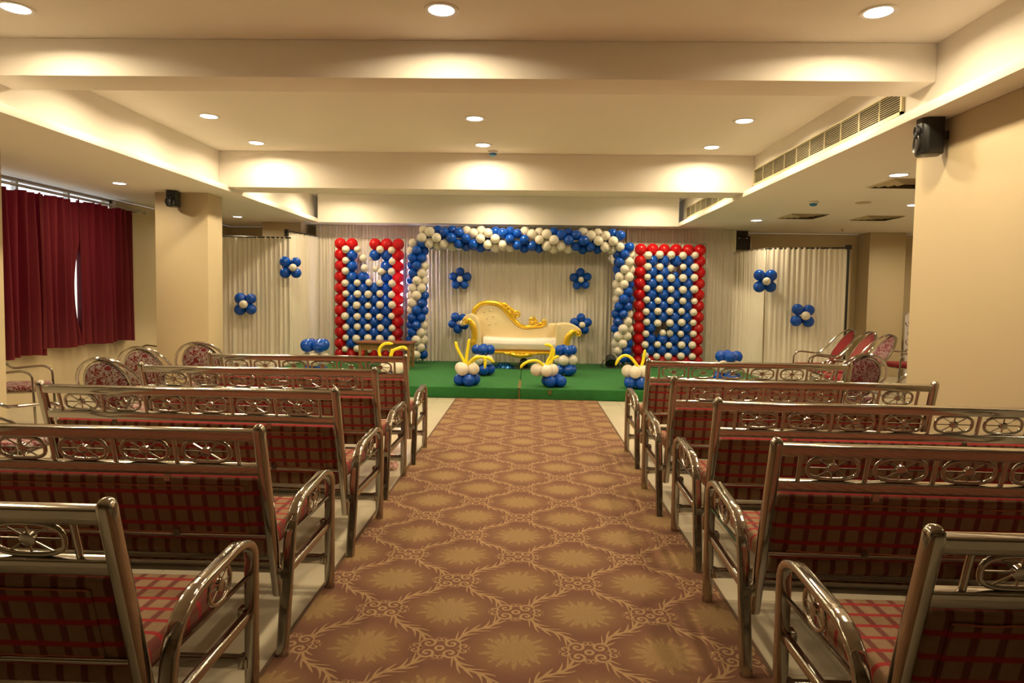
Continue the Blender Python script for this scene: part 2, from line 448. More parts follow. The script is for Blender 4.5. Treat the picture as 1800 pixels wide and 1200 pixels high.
# ------------------------------------------------------------------ stage and drapes
SZ = .152
st = thing('stage', 'low stage platform covered in green felt', 'stage')
box('platform', 'green_felt', (-4.12, -.11, 8.76, 12.5, 0, SZ), st, bevel=.014, seg=3)
box('platform', 'green_felt', (-.105, 3.70, 8.735, 12.5, 0, SZ), st, bevel=.014, seg=3)
box('tape_strip', 'tape', (-.13, -.09, 8.76, 9.6, SZ+.0005, SZ+.002), st, smooth=False)
box('tape_strip', 'tape', (-.125, -.10, 8.727, 8.7345, .01, SZ-.01), st, smooth=False)
box('tape_strip', 'tape', (.275, .325, 8.726, 8.734, .075, SZ-.012), st, smooth=False)

def drape(name, label, p0, p1, z0, z1, pleat=.075, amp=.022, mat='drape_white', cat='drape', group='white stage drapes', seed=1, top_amp=.6, rod=None):
    rnd = random.Random(seed); p0, p1 = Vector(p0), Vector(p1); L = (p1-p0).length
    d = (p1-p0)/L; nrm = Vector((d.y, -d.x))
    nx = max(8, int(L/pleat*7)); nz = 9; ph = []; a = 0; w_ = []
    for i in range(nx+1):
        a += 2*math.pi/7*(.65+.7*rnd.random()); ph.append(a)
    env = [rnd.uniform(.5, 1.25) for _ in range(int(L/.22)+3)]
    vs = []
    for j in range(nz+1):
        t = j/nz; z = z0+(z1-z0)*t
        for i in range(nx+1):
            s = L*i/nx; e = s/.22; k = int(e); f = e-k; am = (env[k]*(1-f)+env[k+1]*f)*amp*(top_amp+(1-top_amp)*(1-t))
            off = am*math.sin(ph[i]) + am*.5*math.sin(ph[i]*.37+1.7*t+seed) + .010*math.sin(3*s+4*t+seed)
            q = p0 + d*(s + .006*math.sin(5*t+ph[i]*.5)) + nrm*off
            vs.append((q.x, q.y, z + (.006*math.sin(ph[i]) if j == 0 else 0)))
    fs = [(j*(nx+1)+i, j*(nx+1)+i+1, (j+1)*(nx+1)+i+1, (j+1)*(nx+1)+i) for j in range(nz) for i in range(nx)]
    o = thing(name, label, cat, group=group)
    MB().add(vs, fs).build('cloth', mat, o, fixn=False, angle=180)
    if rod:
        a0, a1 = p0-d*.03, p1+d*.03
        MB().sweep([(a0.x, a0.y, z1-.01), (a1.x, a1.y, z1-.01)], circ(.014, 10)).build('top_pole', rod, o)
    return o

YD = 12.08
drape('stage_drape', 'wide white pleated drape behind the sofa under the balloon arch', (-1.95, YD), (1.74, YD), SZ+.002, 2.645, seed=3)
drape('stage_drape', 'white pleated drape behind the left balloon panel', (-3.95, YD), (-1.985, YD+.03), SZ+.002, 2.645, seed=4, pleat=.06)
drape('stage_drape', 'white pleated drape behind the right balloon panel', (1.775, YD+.03), (3.74, YD), SZ+.002, 2.645, seed=5, pleat=.06)
drape('side_drape', 'narrow white drape angled out from the backdrop on the left', (-4.12, 11.1), (-3.94, 12.05), .0+.156, 2.44, seed=6, pleat=.06, rod='black_metal')
o = drape('side_drape', 'white drape panel beside the left pillar with a balloon flower', (-5.25, 10.95), (-4.10, 11.1), .003, 2.325, seed=7, amp=.018, rod='black_metal')
drape('side_drape', 'narrow white drape angled out from the backdrop on the right', (3.72, 12.05), (3.88, 10.88), .003, 2.235, seed=8, pleat=.06, rod='alu')
o = drape('side_drape', 'white drape panel on a black pole at the far right of the stage', (3.88, 10.86), (5.00, 10.52), .003, 2.235, seed=9, amp=.018, rod='black_metal')
MB().sweep([(5.03, 10.51, 0), (5.03, 10.51, 2.25)], circ(.018, 10)).build('pole', 'black_metal', o)
box('clamp', 'black_metal', (4.99, 5.06, 10.47, 10.55, 2.2, 2.27), o, bevel=.006)
o = thing('pole_clamp', 'black clamp where the two left drapes meet', 'clamp', (-4.13, 11.07, 2.335))
box('bracket', 'black_metal', (-.03, .03, -.03, .03, 0, .12), o, bevel=.008)
MB().lathe([(.02, -.04), (.02, .04)], 10, 'y', (.0, 0, .10)).build('knob', 'black_metal', o)

# ------------------------------------------------------------------ red curtains and rods
XC = -5.72
for nm, ya, yb, zb, zt, sd, lab in (
    ('window_curtain', 6.45, 7.58, .615, 2.49, 21, 'dark red velvet curtain nearest the left picture edge, hem hanging lowest'),
    ('window_curtain', 7.48, 8.225, .675, 2.50, 22, 'middle dark red velvet curtain left of the bright slit'),
    ('window_curtain', 8.145, 9.34, .675, 2.515, 23, 'dark red velvet curtain right of the bright slit, nearest the pillar')):
    rnd = random.Random(sd); L = yb-ya; nx, nz = int(L/.012), 14; vs = []; ph = 0; pts = []
    for i in range(nx+1):
        ph += 2*math.pi*.012/.135*(.6+.8*rnd.random()); pts.append(ph)
    for j in range(nz+1):
        t = j/nz; z = zb+(zt-zb)*t
        for i in range(nx+1):
            s = i/nx; am = .07*(1-.4*t)
            yy = ya+L*s
            if sd == 22: yy -= .15*s**4*math.sin(math.pi*min(1, max(0, (t-.10)/.58)))**.6
            dip = -.022*max(0, math.sin(pts[i]*.25))**8 if j == nz else 0
            vs.append((XC + am*math.sin(pts[i]) + .015*math.sin(pts[i]*.31+2*t), yy + .012*math.sin(pts[i]*.7+3*t), z + (.012*math.sin(pts[i]*.2) if j == 0 else dip)))
    o = thing(nm, lab, 'curtain', group='red window curtains')
    MB().add(vs, [(j*(nx+1)+i, j*(nx+1)+i+1, (j+1)*(nx+1)+i+1, (j+1)*(nx+1)+i) for j in range(nz) for i in range(nx)]).build('cloth', 'curtain_red', o, fixn=False, angle=180)
for xo, z_, lab in ((-5.70, 2.53, 'front steel curtain rod carrying the red curtains'), (-5.79, 2.56, 'rear steel curtain rod nearer the wall')):
    o = thing('curtain_rod', lab, 'curtain rod', group='curtain rods')
    MB().sweep([(xo, 6.3, z_), (xo, 9.58, z_)], circ(.011, 10)).build('rod', 'steel', o)
    MB().lathe([(.012, 0), (.02, .005), (.02, .03), (.01, .035)], 10, 'y', (xo, 9.58, z_)).build('finial', 'steel', o)
    if xo > -5.75:
        for yy in (6.6, 9.42): box('bracket', 'steel', (WL, xo+.01, yy-.01, yy+.01, z_-.02, z_-.006), o)

# ------------------------------------------------------------------ downlights
def disc_light(name, parent, power, size=.15, z=-.012):
    ld = bpy.data.lights.new(name, 'AREA'); ld.shape = 'DISK'; ld.size = size; ld.energy = power; ld.color = LAMP_COL; ld.spread = R(164)
    lo = link(name, ld, parent, (0, 0, z)); return lo
rim_me = MB(); rim_me.lathe([(.078, 0), (.108, 0), (.108, -.004), (.1, -.008), (.086, -.006), (.078, -.002)], 28)
rim_me = rim_me.mesh('rim', 'lamp_rim')
lens_me = MB().lathe([(.079, -.0015), (.079, -.004), (.05, -.005)], 24).mesh('lens', 'lamp_lens')
def downlight(x, y, z, label, power=LAMP_W, group='recessed ceiling downlights', s=1.0):
    o = thing('downlight', label, 'downlight', (x, y, z-.001), group=group); o.scale = (s, s, s)
    link('rim', rim_me, o); link('lens', lens_me, o)
    disc_light('lamp', o, power)
    return o
GX = ((-3.25, 'left'), (-.57, 'middle'), (2.09, 'right'))
for x, nm in GX:
    downlight(x, 4.12, CEIL, f'{nm} round downlight of the nearest row, before the front beam', LAMP_W)
    downlight(x, 6.6, CEIL, f'{nm} round downlight of the row between the two beams', LAMP_W)
    downlight(x, 7.75, CEIL, f'{nm} round downlight of the row close before the second beam', LAMP_W)
    for y in (2.95,): downlight(x, y, CEIL, f'{nm} round ceiling downlight out of view above the nearest benches', LAMP_W, 'downlights out of view overhead')
    downlight(x, 5.45, CEIL, f'{nm} round ceiling downlight hidden behind the front beam', LAMP_W, 'downlights hidden by beams')
    for y, fn in ((9.3, 'nearer'), (10.95, 'farther')): downlight(x, y, CEIL, f'{nm} round downlight of the {fn} row hidden behind the second beam', LAMP_W*1.35, 'downlights hidden by the second beam')
SP = LAMP_W*.55
downlight(-4.87, 7.7, SOF, 'small round downlight above the red curtain', SP, s=.85)
downlight(-4.94, 11.0, SOF, 'small round downlight above the left white drape', SP, s=.85)
downlight(3.64, 6.65, SOF, 'round downlight in the right soffit beside the square vent', SP)
downlight(3.60, 10.6, SOF, 'round downlight in the right soffit above the far drape', SP)
downlight(4.98, 8.7, SOF, 'round downlight half hidden by the right pier', SP)
for x, y, pw in ((-4.87, 4.0, 1), (-4.87, 1.5, 1), (5.0, 5.6, 1.3), (7.0, 8.7, 2), (6.6, 10.8, 2.2), (4.2, 1.5, 1)): downlight(x, y, SOF, 'round soffit downlight out of view at the side', SP*pw, 'soffit downlights out of view')

# ------------------------------------------------------------------ air grilles, vents, sensors, speakers
def grille(y0, y1, z0, z1, label, n=10):
    o = thing('air_grille', label, 'grille', (XR, (y0+y1)/2, z0), group='side air grilles')
    h, L = z1-z0, (y1-y0)/2
    f = MB(); t = .022
    for d in ((-L, L, 0, t), (-L, L, h-.012, h), (-L, -L+t, 0, h), (L-t, L, 0, h)): f.box(-.022, 0, *d)
    f.build('frame', 'grille_metal', o, smooth=False)
    box('duct_shade_sheet', 'duct_shade', (-.003, -.001, -L+t, L-t, t, h-.012), o, smooth=False)  # flat dark sheet painted as the shade behind the slats, no real opening
    sm = MB(); dz = (h-.012-t)/n
    sm.add([(-.018, -L+t, 0), (-.013, -L+t, -.0015), (-.013, L-t, -.0015), (-.018, L-t, 0), (-.018, -L+t, .0022), (-.013, -L+t, .0007), (-.013, L-t, .0007), (-.018, L-t, .0022)],
           [(3,2,1,0),(4,5,6,7),(0,1,5,4),(1,2,6,5),(2,3,7,6),(3,0,4,7)])
    sm = sm.mesh('slat', 'grille_metal', smooth=False)
    for k in range(n): link('slat', sm, o, (0, 0, t+dz*(k+.5)-.003))
    nd = max(2, round((y1-y0)/.33)); dm = MB().box(-.0185, -.010, -.0035, .0035, t, h-.012).mesh('divider', 'grille_metal', smooth=False)
    for k in range(1, nd): link('divider', dm, o, (0, -L+2*L*k/nd, 0))
grille(4.97, 8.17, 2.775, 2.975, 'long slatted air grille between the two beams on the right')
grille(8.7, 11.63, 2.775, 2.975, 'far slatted air grille beyond the second beam')

def vent(x, y, label, s=.56):
    o = thing('ceiling_vent', label, 'vent', (x, y, SOF), group='square ceiling vents')
    for k in range(4):
        a = s/2*(1-k*.23); b = a-.028; f = MB(); z = -.004-.003*k
        f.add([(-a,-a,0),(a,-a,0),(a,a,0),(-a,a,0),(-b,-b,z-.012),(b,-b,z-.012),(b,b,z-.012),(-b,b,z-.012)],
              [(0,1,5,4),(1,2,6,5),(2,3,7,6),(3,0,4,7),(4,5,1,0)])
        f.build('louvre_ring', 'wall_paint', o, smooth=False, fixn=False)
    box('vent_shade_sheet', 'duct_shade', (-s/2+.02, s/2-.02, -s/2+.02, s/2-.02, -.004, -.001), o, smooth=False)  # flat dark sheet painted as the shade between the louvres
vent(3.98, 7.12, 'square louvred vent cut off by the right pier')
vent(4.08, 10.0, 'square louvred vent nearest the far coffer edge')
vent(5.23, 10.1, 'square louvred vent in the far right soffit')

def sensor(x, y, z, label, hang=.0):
    o = thing('smoke_sensor', label, 'sensor', (x, y, z), group='ceiling sensors')
    MB().lathe([(.05, 0), (.06, -.004), (.058, -.022), (.05, -.028)], 20).build('base', 'white_plastic', o)
    MB().lathe([(.048, -.028), (.046, -.045), (.03, -.058), (.012, -.062)], 20).build('cover', 'blue_plastic', o)
sensor(-.47, 8.08, CEIL, 'blue capped smoke sensor below the ceiling at the second beam')
sensor(3.60, 8.5, SOF, 'blue capped smoke sensor in the right soffit')
o = thing('ceiling_speaker', 'flat round ceiling disc beside the blue sensor in the right soffit', 'ceiling disc', (4.25, 8.55, SOF))
MB().lathe([(.09, 0), (.095, -.004), (.085, -.009), (.02, -.010)], 24).build('cover', 'wall_paint', o)
for x, y, nm in ((5.5, 11.75, 'small sprinkler head in the right soffit before the white drape'), (6.75, 11.7, 'small sprinkler head in the far right soffit')):
    o = thing('sprinkler', nm, 'sprinkler', (x, y, SOF), group='sprinkler heads')
    MB().lathe([(.035, 0), (.035, -.004), (.012, -.008), (.01, -.03), (.022, -.033), (.022, -.036)], 14).build('head', 'wall_paint', o)

def speaker(label, loc, rz, wd=.17, h=.27, dp=.17, tilt=0):
    o = thing('wall_speaker', label, 'speaker', loc, rz, 'black wall speakers')
    b = MB(); a, c = wd/2, wd*.36     # front at -y, tapered to the back
    prof = [(-c, dp), (c, dp), (a, dp*.35), (a*.8, .02), (0, 0), (-a*.8, .02), (-a, dp*.35)]
    n = len(prof); b.add([(x, y, -h/2) for x, y in prof] + [(x, y, h/2) for x, y in prof],
          [tuple(range(n))[::-1], tuple(range(n, 2*n))] + [(i, (i+1) % n, n+(i+1) % n, n+i) for i in range(n)])
    b.build('cabinet', 'black_plastic', o, bevel=.012, seg=3)
    MB().lathe([(.026, 0), (.03, -.010), (.036, -.014), (.044, -.012), (.046, .004)], 20, 'y', (0, .006, h*.13)).build('tweeter', 'black_metal', o)
    MB().lathe([(.02, .004), (.05, -.002), (.062, -.010), (.068, -.006), (.068, .012)], 24, 'y', (0, .010, -h*.2)).build('woofer', 'black_plastic', o)
    MB().box(-.02, .02, dp-.005, dp+.045, -.03, .03).build('bracket', 'black_metal', o)
    return o
p = at(1651, 233, x=2.72); speaker('black loudspeaker high on the broad right pier', (2.655, 4.66, 2.535), R(-104), .17, .26, .16)
speaker('small black speaker high on the left pillar', (-4.51, 8.14, 2.545), R(0), .155, .2, .16)
o = thing('ceiling_loudspeaker', 'black boxed loudspeaker hung above the right angled drape', 'speaker', (3.93, 12.2, 2.30))
box('cabinet', 'black_plastic', (-.15, .12, 0, .25, .0, .25), o, bevel=.012)
box('side_strip', 'white_plastic', (.1205, .135, -.01, .02, .02, .15), o)
box('hanger', 'black_metal', (-.12, .1, .08, .12, .25, .35), o)
for k in (-.09, .05): MB().lathe([(.012, -.012), (.012, 0)], 10, 'y', (k, 0, .21)).build('bolt', 'alu', o)

# ------------------------------------------------------------------ balloons
def balloon_mesh(mat):
    prof = []
    for k in range(0, 13):
        a = math.pi*k/12; r = math.sin(a); z = -math.cos(a)
        if z < 0: z *= 1.10; r *= 1-.05*(-z)
        prof.append((max(r, .012), z))
    prof = [(.05, -1.22), (.02, -1.13)] + prof[1:-1] + [(.02, 1.0)]
    return MB().lathe(prof, 16).mesh('balloon', mat, angle=80)
BM = {k: balloon_mesh('balloon_'+k) for k in ('red', 'blue', 'white')}
def ball(col, p, r, parent, rot=None, name='balloon'):
    rr = rot or (random.uniform(-.3, .3), random.uniform(-.3, .3), random.uniform(0, 6))
    return link(name, BM[col], parent, p, rr, r)
def towards(d):
    """rotation that turns the knot of a balloon towards -d"""
    return Vector(d).to_track_quat('Z', 'Y').to_euler()

# arch of spiral balloon clusters
arch = thing('balloon_arch', 'spiral garland arch of blue and white balloons framing the sofa', 'balloon arch', (0, 11.66, SZ))
def garland(p0, p1, phase, turn, RR, BR):
    p0, p1 = Vector(p0), Vector(p1); L = (p1-p0).length; d = (p1-p0)/L; n = max(2, round(L/.128)); ref = Vector((0, -1, 0)); sd = d.cross(ref)
    for i in range(n+1):
        c = p0 + d*(L*i/n)
        for k in range(4):
            a = R(90*k + (45 if i % 2 else 0))
            q = a - R(turn*45*i) - phase
            col = 'blue' if math.cos(q) > 0 else 'white'
            e = ref*math.cos(a) + sd*math.sin(a); r = BR*random.uniform(.92, 1.06)
            ball(col, c + e*(RR*random.uniform(.95, 1.05)), r, arch, towards(e))
garland((-1.99, 0, .16), (-1.99, 0, 2.14), R(112.5), 1, .112, .086)
garland((-1.90, 0, 2.235), (1.58, 0, 2.215), R(157.5), 1, .142, .088)
garland((1.665, 0, .16), (1.665, 0, 2.12), R(22.5), 1, .112, .086)

# the two balloon grid panels
def panel(label, x0, z0, gaps, extra, parent_y=11.72):
    o = thing('balloon_grid', label, 'balloon panel', (x0, parent_y, SZ), group='red, blue and white balloon panels')
    sx, sz = .209, .198; zt = z0-SZ
    for j in range(11):
        for i in range(6):
            red = i in (0, 5) or j in (0, 10)
            if (i, j) in gaps: continue
            z = zt-j*sz
            ball('red' if red else 'blue', (i*sx, 0, z), .106*random.uniform(.97, 1.02) if red else .107*random.uniform(.96, 1.02), o, (R(-70)+random.uniform(-.1, .1), random.uniform(-.1, .1), 0))
    for j in range(10):
        for i in range(5):
            if ('w', i, j) in gaps: continue
            ball('white', ((i+.55)*sx+random.uniform(-.012, .012), -.085, zt-(j+.52)*sz+random.uniform(-.01, .01)), random.uniform(.058, .073), o, (R(-80), 0, 0))
    for (x, y, z, r, c) in extra: ball(c, (x, y, z-SZ), r, o)
    f = MB(); zb = 0.0; zz = zt+.11; a, b = -.12, 5*sx+.12
    for q0, q1 in (((a, zb), (a, zz)), ((b, zb), (b, zz)), ((a, zz), (b, zz)), ((a, zb+.02), (b, zb+.02))):
        f.sweep([(q0[0], .05, q0[1]), (q1[0], .05, q1[1])], circ(.006, 6))
    f.build('frame', 'string', o)
    for i in range(1, 6):
        MB().sweep([((i-.5)*sx, .05, zb), ((i-.5)*sx, .05, zz)], circ(.003, 5)).build('wire', 'string', o)
    return o
panel('balloon panel left of the arch with several missing balloons', -3.40, 2.275, {(2, 0), (2, 1), (2, 2), (3, 2), (3, 3), ('w', 1, 2), ('w', 2, 0), ('w', 2, 2), ('w', 1, 1), ('w', 3, 1), ('w', 2, 1)},
      [(.43, -.05, 2.02, .066, 'white'), (.45, -.05, 1.84, .07, 'white'), (.58, -.03, 2.03, .05, 'white'), (.64, -.02, 1.83, .055, 'white'), (.79, -.04, 1.80, .066, 'white'), (.70, .02, 1.55, .07, 'blue')])
panel('complete balloon panel right of the arch', 1.965, 2.245, {(3, 2), (2, 7), ('w', 2, 1), ('w', 1, 7), ('w', 2, 7)},
      [(.62, .0, 1.80, .065, 'blue'), (.53, -.05, 1.92, .06, 'white'), (.42, -.05, .77, .062, 'white'), (.55, -.05, .77, .062, 'white')])
tl = thing('light_strip', 'white light strip glowing behind the left balloon panel', 'light', (-2.335, 11.92, 1.22))
MB().sweep([(0, 0, 0), (0, 0, .78)], circ(.014, 10)).build('tube', 'tube_light', tl)
MB().box(-.02, .02, .012, .03, -.05, .83).build('fitting', 'white_plastic', tl)
MB().sweep([(0, .02, -.05), (.02, .02, SZ-1.22)], circ(.008, 6)).build('stand', 'white_plastic', tl)

# balloon flowers on the drapes
def flower(label, px, py, Y, n, pr, rad, wr, spin=0, dx=0):
    c = at(px, py, y=Y); o = thing('balloon_flower', label, 'balloon flower', c, group='balloon flowers on the drapes')
    for k in range(n):
        a = R(90 + spin + 360*k/n); e = Vector((math.cos(a), 0, math.sin(a)))
        ball('blue', e*rad*random.uniform(.95, 1.05), pr*random.uniform(.93, 1.05), o, towards(e), 'petal_balloon')
    ball('white', (dx, -pr*.95, -.005), wr, o, towards((0, -1, 0)), 'centre_balloon')
flower('five petal blue balloon flower at upper left of the backdrop', 809, 490, 11.93, 5, .079, .13, .056, 0)
flower('five petal blue balloon flower at upper right of the backdrop', 1021, 491, 11.93, 5, .077, .13, .052, 4)
flower('blue balloon flower beside the left arm of the sofa', 806, 567, 11.9, 5, .080, .125, .058, 30, .08)
flower('blue balloon flower beside the right arm of the sofa', 1021, 570, 11.9, 5, .080, .12, .058, 0, .02)
flower('four petal blue balloon flower low on the left drape', 432, 534, 10.85, 4, .094, .13, .068, 45)
flower('four petal blue balloon flower high at the left drape corner', 511, 470, 10.95, 4, .090, .128, .064, 45, .07)
flower('four petal blue balloon flower high at the right drape corner', 1345, 494, 10.68, 4, .096, .13, .064, 45, -.01)
flower('four petal blue balloon flower low on the far right drape', 1411, 554, 10.55, 4, .092, .128, .07, 42, .01)

def tube_px(pts, Y, r, parent, base, mat='yellow_rubber'):
    P = []
    for q in pts:
        p = at(q[0], q[1], y=Y + (q[2] if len(q) > 2 else 0)); P.append(p - base)
    path = smooth_path(P, 6); n = len(path)
    sc = [min(1, .35 + 3.0*min(i, n-1-i)/n*2) for i in range(n)]
    MB().sweep(path, circ(r, 10), scale=sc).build('long_balloon', mat, parent)
def stand(label, px, Y, r, tiers, yellow=(), spin=0, lean=(0, 0), cat='balloon stand', group='balloon stands on the stage'):
    x = at(px, 650, y=Y).x; base = Vector((x, Y, SZ)); o = thing('balloon_stand', label, cat, base, group=group)
    for t, (col, z, rr) in enumerate(tiers):
        for k in range(4):
            a = R(spin + 90*k + 40*t); e = Vector((math.cos(a), math.sin(a), 0))
            ball(col, e*(rr*1.22) + Vector((lean[0]*t, lean[1]*t, z-SZ)), rr*random.uniform(.93, 1.04), o, towards(e))
    for pts in yellow: tube_px(pts, Y, .021, o, base)
    return o
T2 = (('blue', .235, .086), ('white', .385, .088))
stand('blue and white balloon stand with four yellow stems, left of the stage centre', 821, 8.93, .087, T2, (
    ((820, 643), (811, 626), (803, 610), (801, 600)), ((820, 643), (820, 628), (823, 608), (825, 595)),
    ((822, 643, -.03), (828, 634, -.06), (837, 628, -.1), (850, 628, -.1), (853, 636, -.1), (852, 648, -.1)),
    ((824, 642), (834, 632), (846, 627), (860, 630), (869, 637))), spin=20)
stand('toppling blue and white balloon stand with yellow stems at stage centre', 974, 8.95, .088, T2, (
    ((960, 650, -.03), (953, 640, -.06), (943, 634, -.1), (930, 635, -.12), (919, 641, -.12), (915, 647, -.12)),
    ((960, 650), (962, 636), (968, 625), (970, 610), (962, 606), (957, 607)),
    ((960, 650), (964, 640), (973, 630), (983, 626)),
    ((968, 640), (972, 626), (974, 612))), spin=62, lean=(-.13, -.02))
stand('blue and white balloon stand with two yellow stems at the right aisle bench', 1118, 8.93, .087, T2, (
    ((1124, 650), (1117, 638), (1107, 627), (1096, 625), (1087, 632), (1082, 642)), ((1125, 650), (1130, 636), (1134, 614))), spin=35)
stand('balloon stand with yellow stems behind the left benches before the table', 689, 8.93, .088, T2, (
    ((678, 640), (669, 628), (667, 614), (676, 604), (691, 604)), ((682, 640), (688, 620), (690, 613)), ((684, 642), (690, 618), (700, 612), (709, 610), (716, 614))), spin=15)
T3 = (('blue', .245, .086), ('white', .40, .086), ('blue', .55, .084))
stand('three tier balloon column in front of the left sofa arm', 849, 10.1, .086, T3, spin=10, group='three tier balloon columns')
stand('three tier balloon column in front of the right sofa arm', 994, 10.25, .086, T3, spin=30, group='three tier balloon columns')
T4 = (('blue', .25, .095), ('white', .43, .1), ('blue', .63, .1))
stand('three tier balloon column behind the farthest left bench', 554, 9.4, .095, T4, spin=55, group='three tier balloon columns')
T5 = (('blue', .25, .095), ('white', .41, .1), ('blue', .555, .09))
stand('leaning balloon column behind the farthest right bench', 1278, 9.6, .095, T5, spin=5, lean=(.01, 0), group='three tier balloon columns')

# ------------------------------------------------------------------ golden chaise sofa
SY = 11.0
so = thing('chaise_sofa', 'cream tufted chaise sofa with carved golden frame on the stage', 'sofa', (-.12, SY, SZ))
SO = Vector((-.12, SY, SZ))
def sp(X, Y):      # from the enlarged view of the sofa to sofa metres (x, z)
    p = at(780+X/6.6667, 510+Y/6.6667, y=SY) - SO; return (p.x, p.z)
def sp3(X, Y, dy=0): x, z = sp(X, Y); return (x, dy, z)
top = [(345, 275), (400, 215), (480, 182), (560, 178), (640, 208), (710, 262), (760, 322), (800, 377), (850, 422), (910, 457), (980, 467), (1060, 457), (1150, 452), (1205, 440), (1240, 405), (1330, 400)]
tp = [sp(*q) for q in top]
tps = [(v.x, v.y) for v in smooth_path([(a, b, 0) for a, b in tp], 4)]
bl, br = sp(345, 690), sp(1330, 690)
back = MB().prism(tps + [br, bl], .42, .58)
back.build('backrest', 'cream_leather', so, bevel=.025, seg=3)
for q in ((525, 243), (455, 265), (565, 317), (490, 342), (597, 402), (520, 417)):
    x, z = sp(*q); MB().lathe([(.016, 0), (.014, -.008), (.005, -.012)], 10, 'y', (x, .42, z)).build('tuft_button', 'button_stone', so)
gc = [(318, 275, 27), (345, 222, 29), (400, 172, 30), (470, 150, 29), (550, 149, 29), (625, 165, 32), (690, 205, 36), (745, 262, 40), (790, 320, 36), (832, 372, 30), (880, 418, 25), (940, 444, 24), (1010, 442, 24), (1080, 432, 25), (1145, 434, 20), (1192, 412, 18), (1205, 385, 14)]
cp = smooth_path([(sp(a, b)[0], .44, sp(a, b)[1]) for a, b, r in gc], 5)
k = (SY/FPX)/6.6667; rs = smooth_path([(r*k, 0, 0) for a, b, r in gc], 5)
trim = MB().sweep(cp, circ(1, 14), ref=(0, 1, 0), scale=[(.035+r.x*.55, r.x) for r in rs]).build('crest_trim', 'gold', so)
def spiral(cx, cy, r0, turns, start, dr, name, parent, y, hand=1, n=26, thick=.24):
    x0, z0 = sp(cx, cy); P = []; sc = []
    for i in range(n+1):
        t = i/n; a = R(start) + hand*2*math.pi*turns*t; rr = r0*k*(1-.88*t)
        P.append((x0+rr*math.cos(a), y-.012*t, z0+rr*math.sin(a))); sc.append(r0*k*thick*(1-.45*t))
    MB().sweep(P, circ(1, 8), ref=(0, 1, 0), scale=sc).build(name, 'gold', parent)
    MB().lathe([(r0*k*.3, .0), (r0*k*.22, -.02), (r0*k*.05, -.03)], 10, 'y', (x0, y, z0)).build(name, 'gold', parent)
for a in ((752, 218, 26, 1.2, 0, 0), (768, 262, 22, 1.2, 90, 0), (853, 292, 32, 1.4, 120, 0), (1030, 352, 33, 1.4, 60, 0), (1085, 390, 26, 1.2, 0, 0), (1188, 385, 27, 1.3, 200, 0), (690, 185, 20, 1.1, 30, 0), (815, 285, 22, 1.1, 0, 0)):
    spiral(a[0], a[1], a[2]*1.3, *a[3:], 'carved_scroll', trim, .385, hand=-1, thick=.3)
for (a, b, c, d, r) in ((640, 150, 760, 205, 22), (700, 180, 850, 290, 22), (780, 240, 870, 310, 16), (1000, 400, 1110, 380, 22), (1040, 350, 1100, 400, 22), (1100, 400, 1200, 420, 18), (1010, 370, 1000, 430, 16)):
    P = smooth_path([sp3(a, b, .42), sp3((a+c)/2+6, (b+d)/2-8, .405), sp3(c, d, .42)], 5)
    MB().sweep(P, circ(1, 8), ref=(0, 1, 0), scale=[max(.15, math.sin(math.pi*(i+.5)/len(P)))*r*k for i in range(len(P))]).build('carved_leaf', 'gold', trim)
# arms: scrolled profiles run through the depth of the sofa
def arm(outline, name):
    P = [sp(*q) for q in outline]; P = [(v.x, v.y) for v in smooth_path([(a, b, 0) for a, b in P+[P[0]]], 3)][:-1]
    return MB().prism(P, .03, .60).build(name, 'cream_leather', so, bevel=.018, seg=3)
la = arm([(222, 350), (238, 310), (290, 282), (345, 290), (392, 350), (415, 430), (425, 530), (440, 640), (440, 700), (335, 700), (335, 640), (345, 560), (340, 470), (315, 405), (262, 400)], 'armrest')
ra = arm([(1330, 400), (1440, 388), (1530, 408), (1598, 452), (1618, 500), (1590, 540), (1540, 535), (1490, 590), (1475, 690), (1330, 700), (1318, 560)], 'armrest')
def band(pts, parent, name, y=.02):
    P = smooth_path([sp3(a, b, y) for a, b, r in pts], 5); rs_ = smooth_path([(r*k, 0, 0) for a, b, r in pts], 5)
    MB().sweep(P, circ(1, 12), ref=(0, 1, 0), scale=[(.03, r.x) for r in rs_]).build(name, 'gold', parent)
band([(262, 345, 12), (305, 360, 30), (340, 420, 36), (358, 490, 36), (358, 560, 34), (345, 620, 34), (350, 700, 30)], la, 'gold_facing')
spiral(254, 372, 40, 1.6, 90, 0, 'carved_scroll', la, .0, hand=1); spiral(345, 612, 30, 1.3, 90, 0, 'carved_scroll', la, -.005, hand=-1)
band([(1570, 478, 12), (1520, 488, 28), (1478, 522, 34), (1448, 570, 36), (1436, 630, 36), (1436, 690, 34)], ra, 'gold_facing')
spiral(1574, 508, 40, 1.6, 90, 0, 'carved_scroll', ra, .0, hand=-1)
x0, z0 = sp(455, 700); x1, z1 = sp(1375, 565)
cu = MB(); n = 16; vs = []
for i in range(n+1):
    t = i/n; x = x0+(x1-x0)*t
    sag = -.02*math.sin(math.pi*t)
    for (yy, zz) in ((.50, z0), (.50, z1-.005+sag), (.14, z1+sag), (.07, z1-.02+sag), (.04, (z0+z1)/2), (.06, z0+.01), (.10, z0)): vs.append((x, yy, zz))
m7 = 7
cu.add(vs, [(i*m7+q, i*m7+(q+1) % m7, (i+1)*m7+(q+1) % m7, (i+1)*m7+q) for i in range(n) for q in range(m7)] + [tuple(range(m7))[::-1], tuple(n*m7+q for q in range(m7))])
cu.build('seat_cushion', 'satin_white', so, bevel=.012)
x0, zA = sp(330, 712); x1, zB = sp(1480, 762)
box('apron', 'gold', (x0, x1, .02, .60, zB, zA), so, bevel=.01)
xm0, zC = sp(720, 722); xm1, zD = sp(1090, 782)
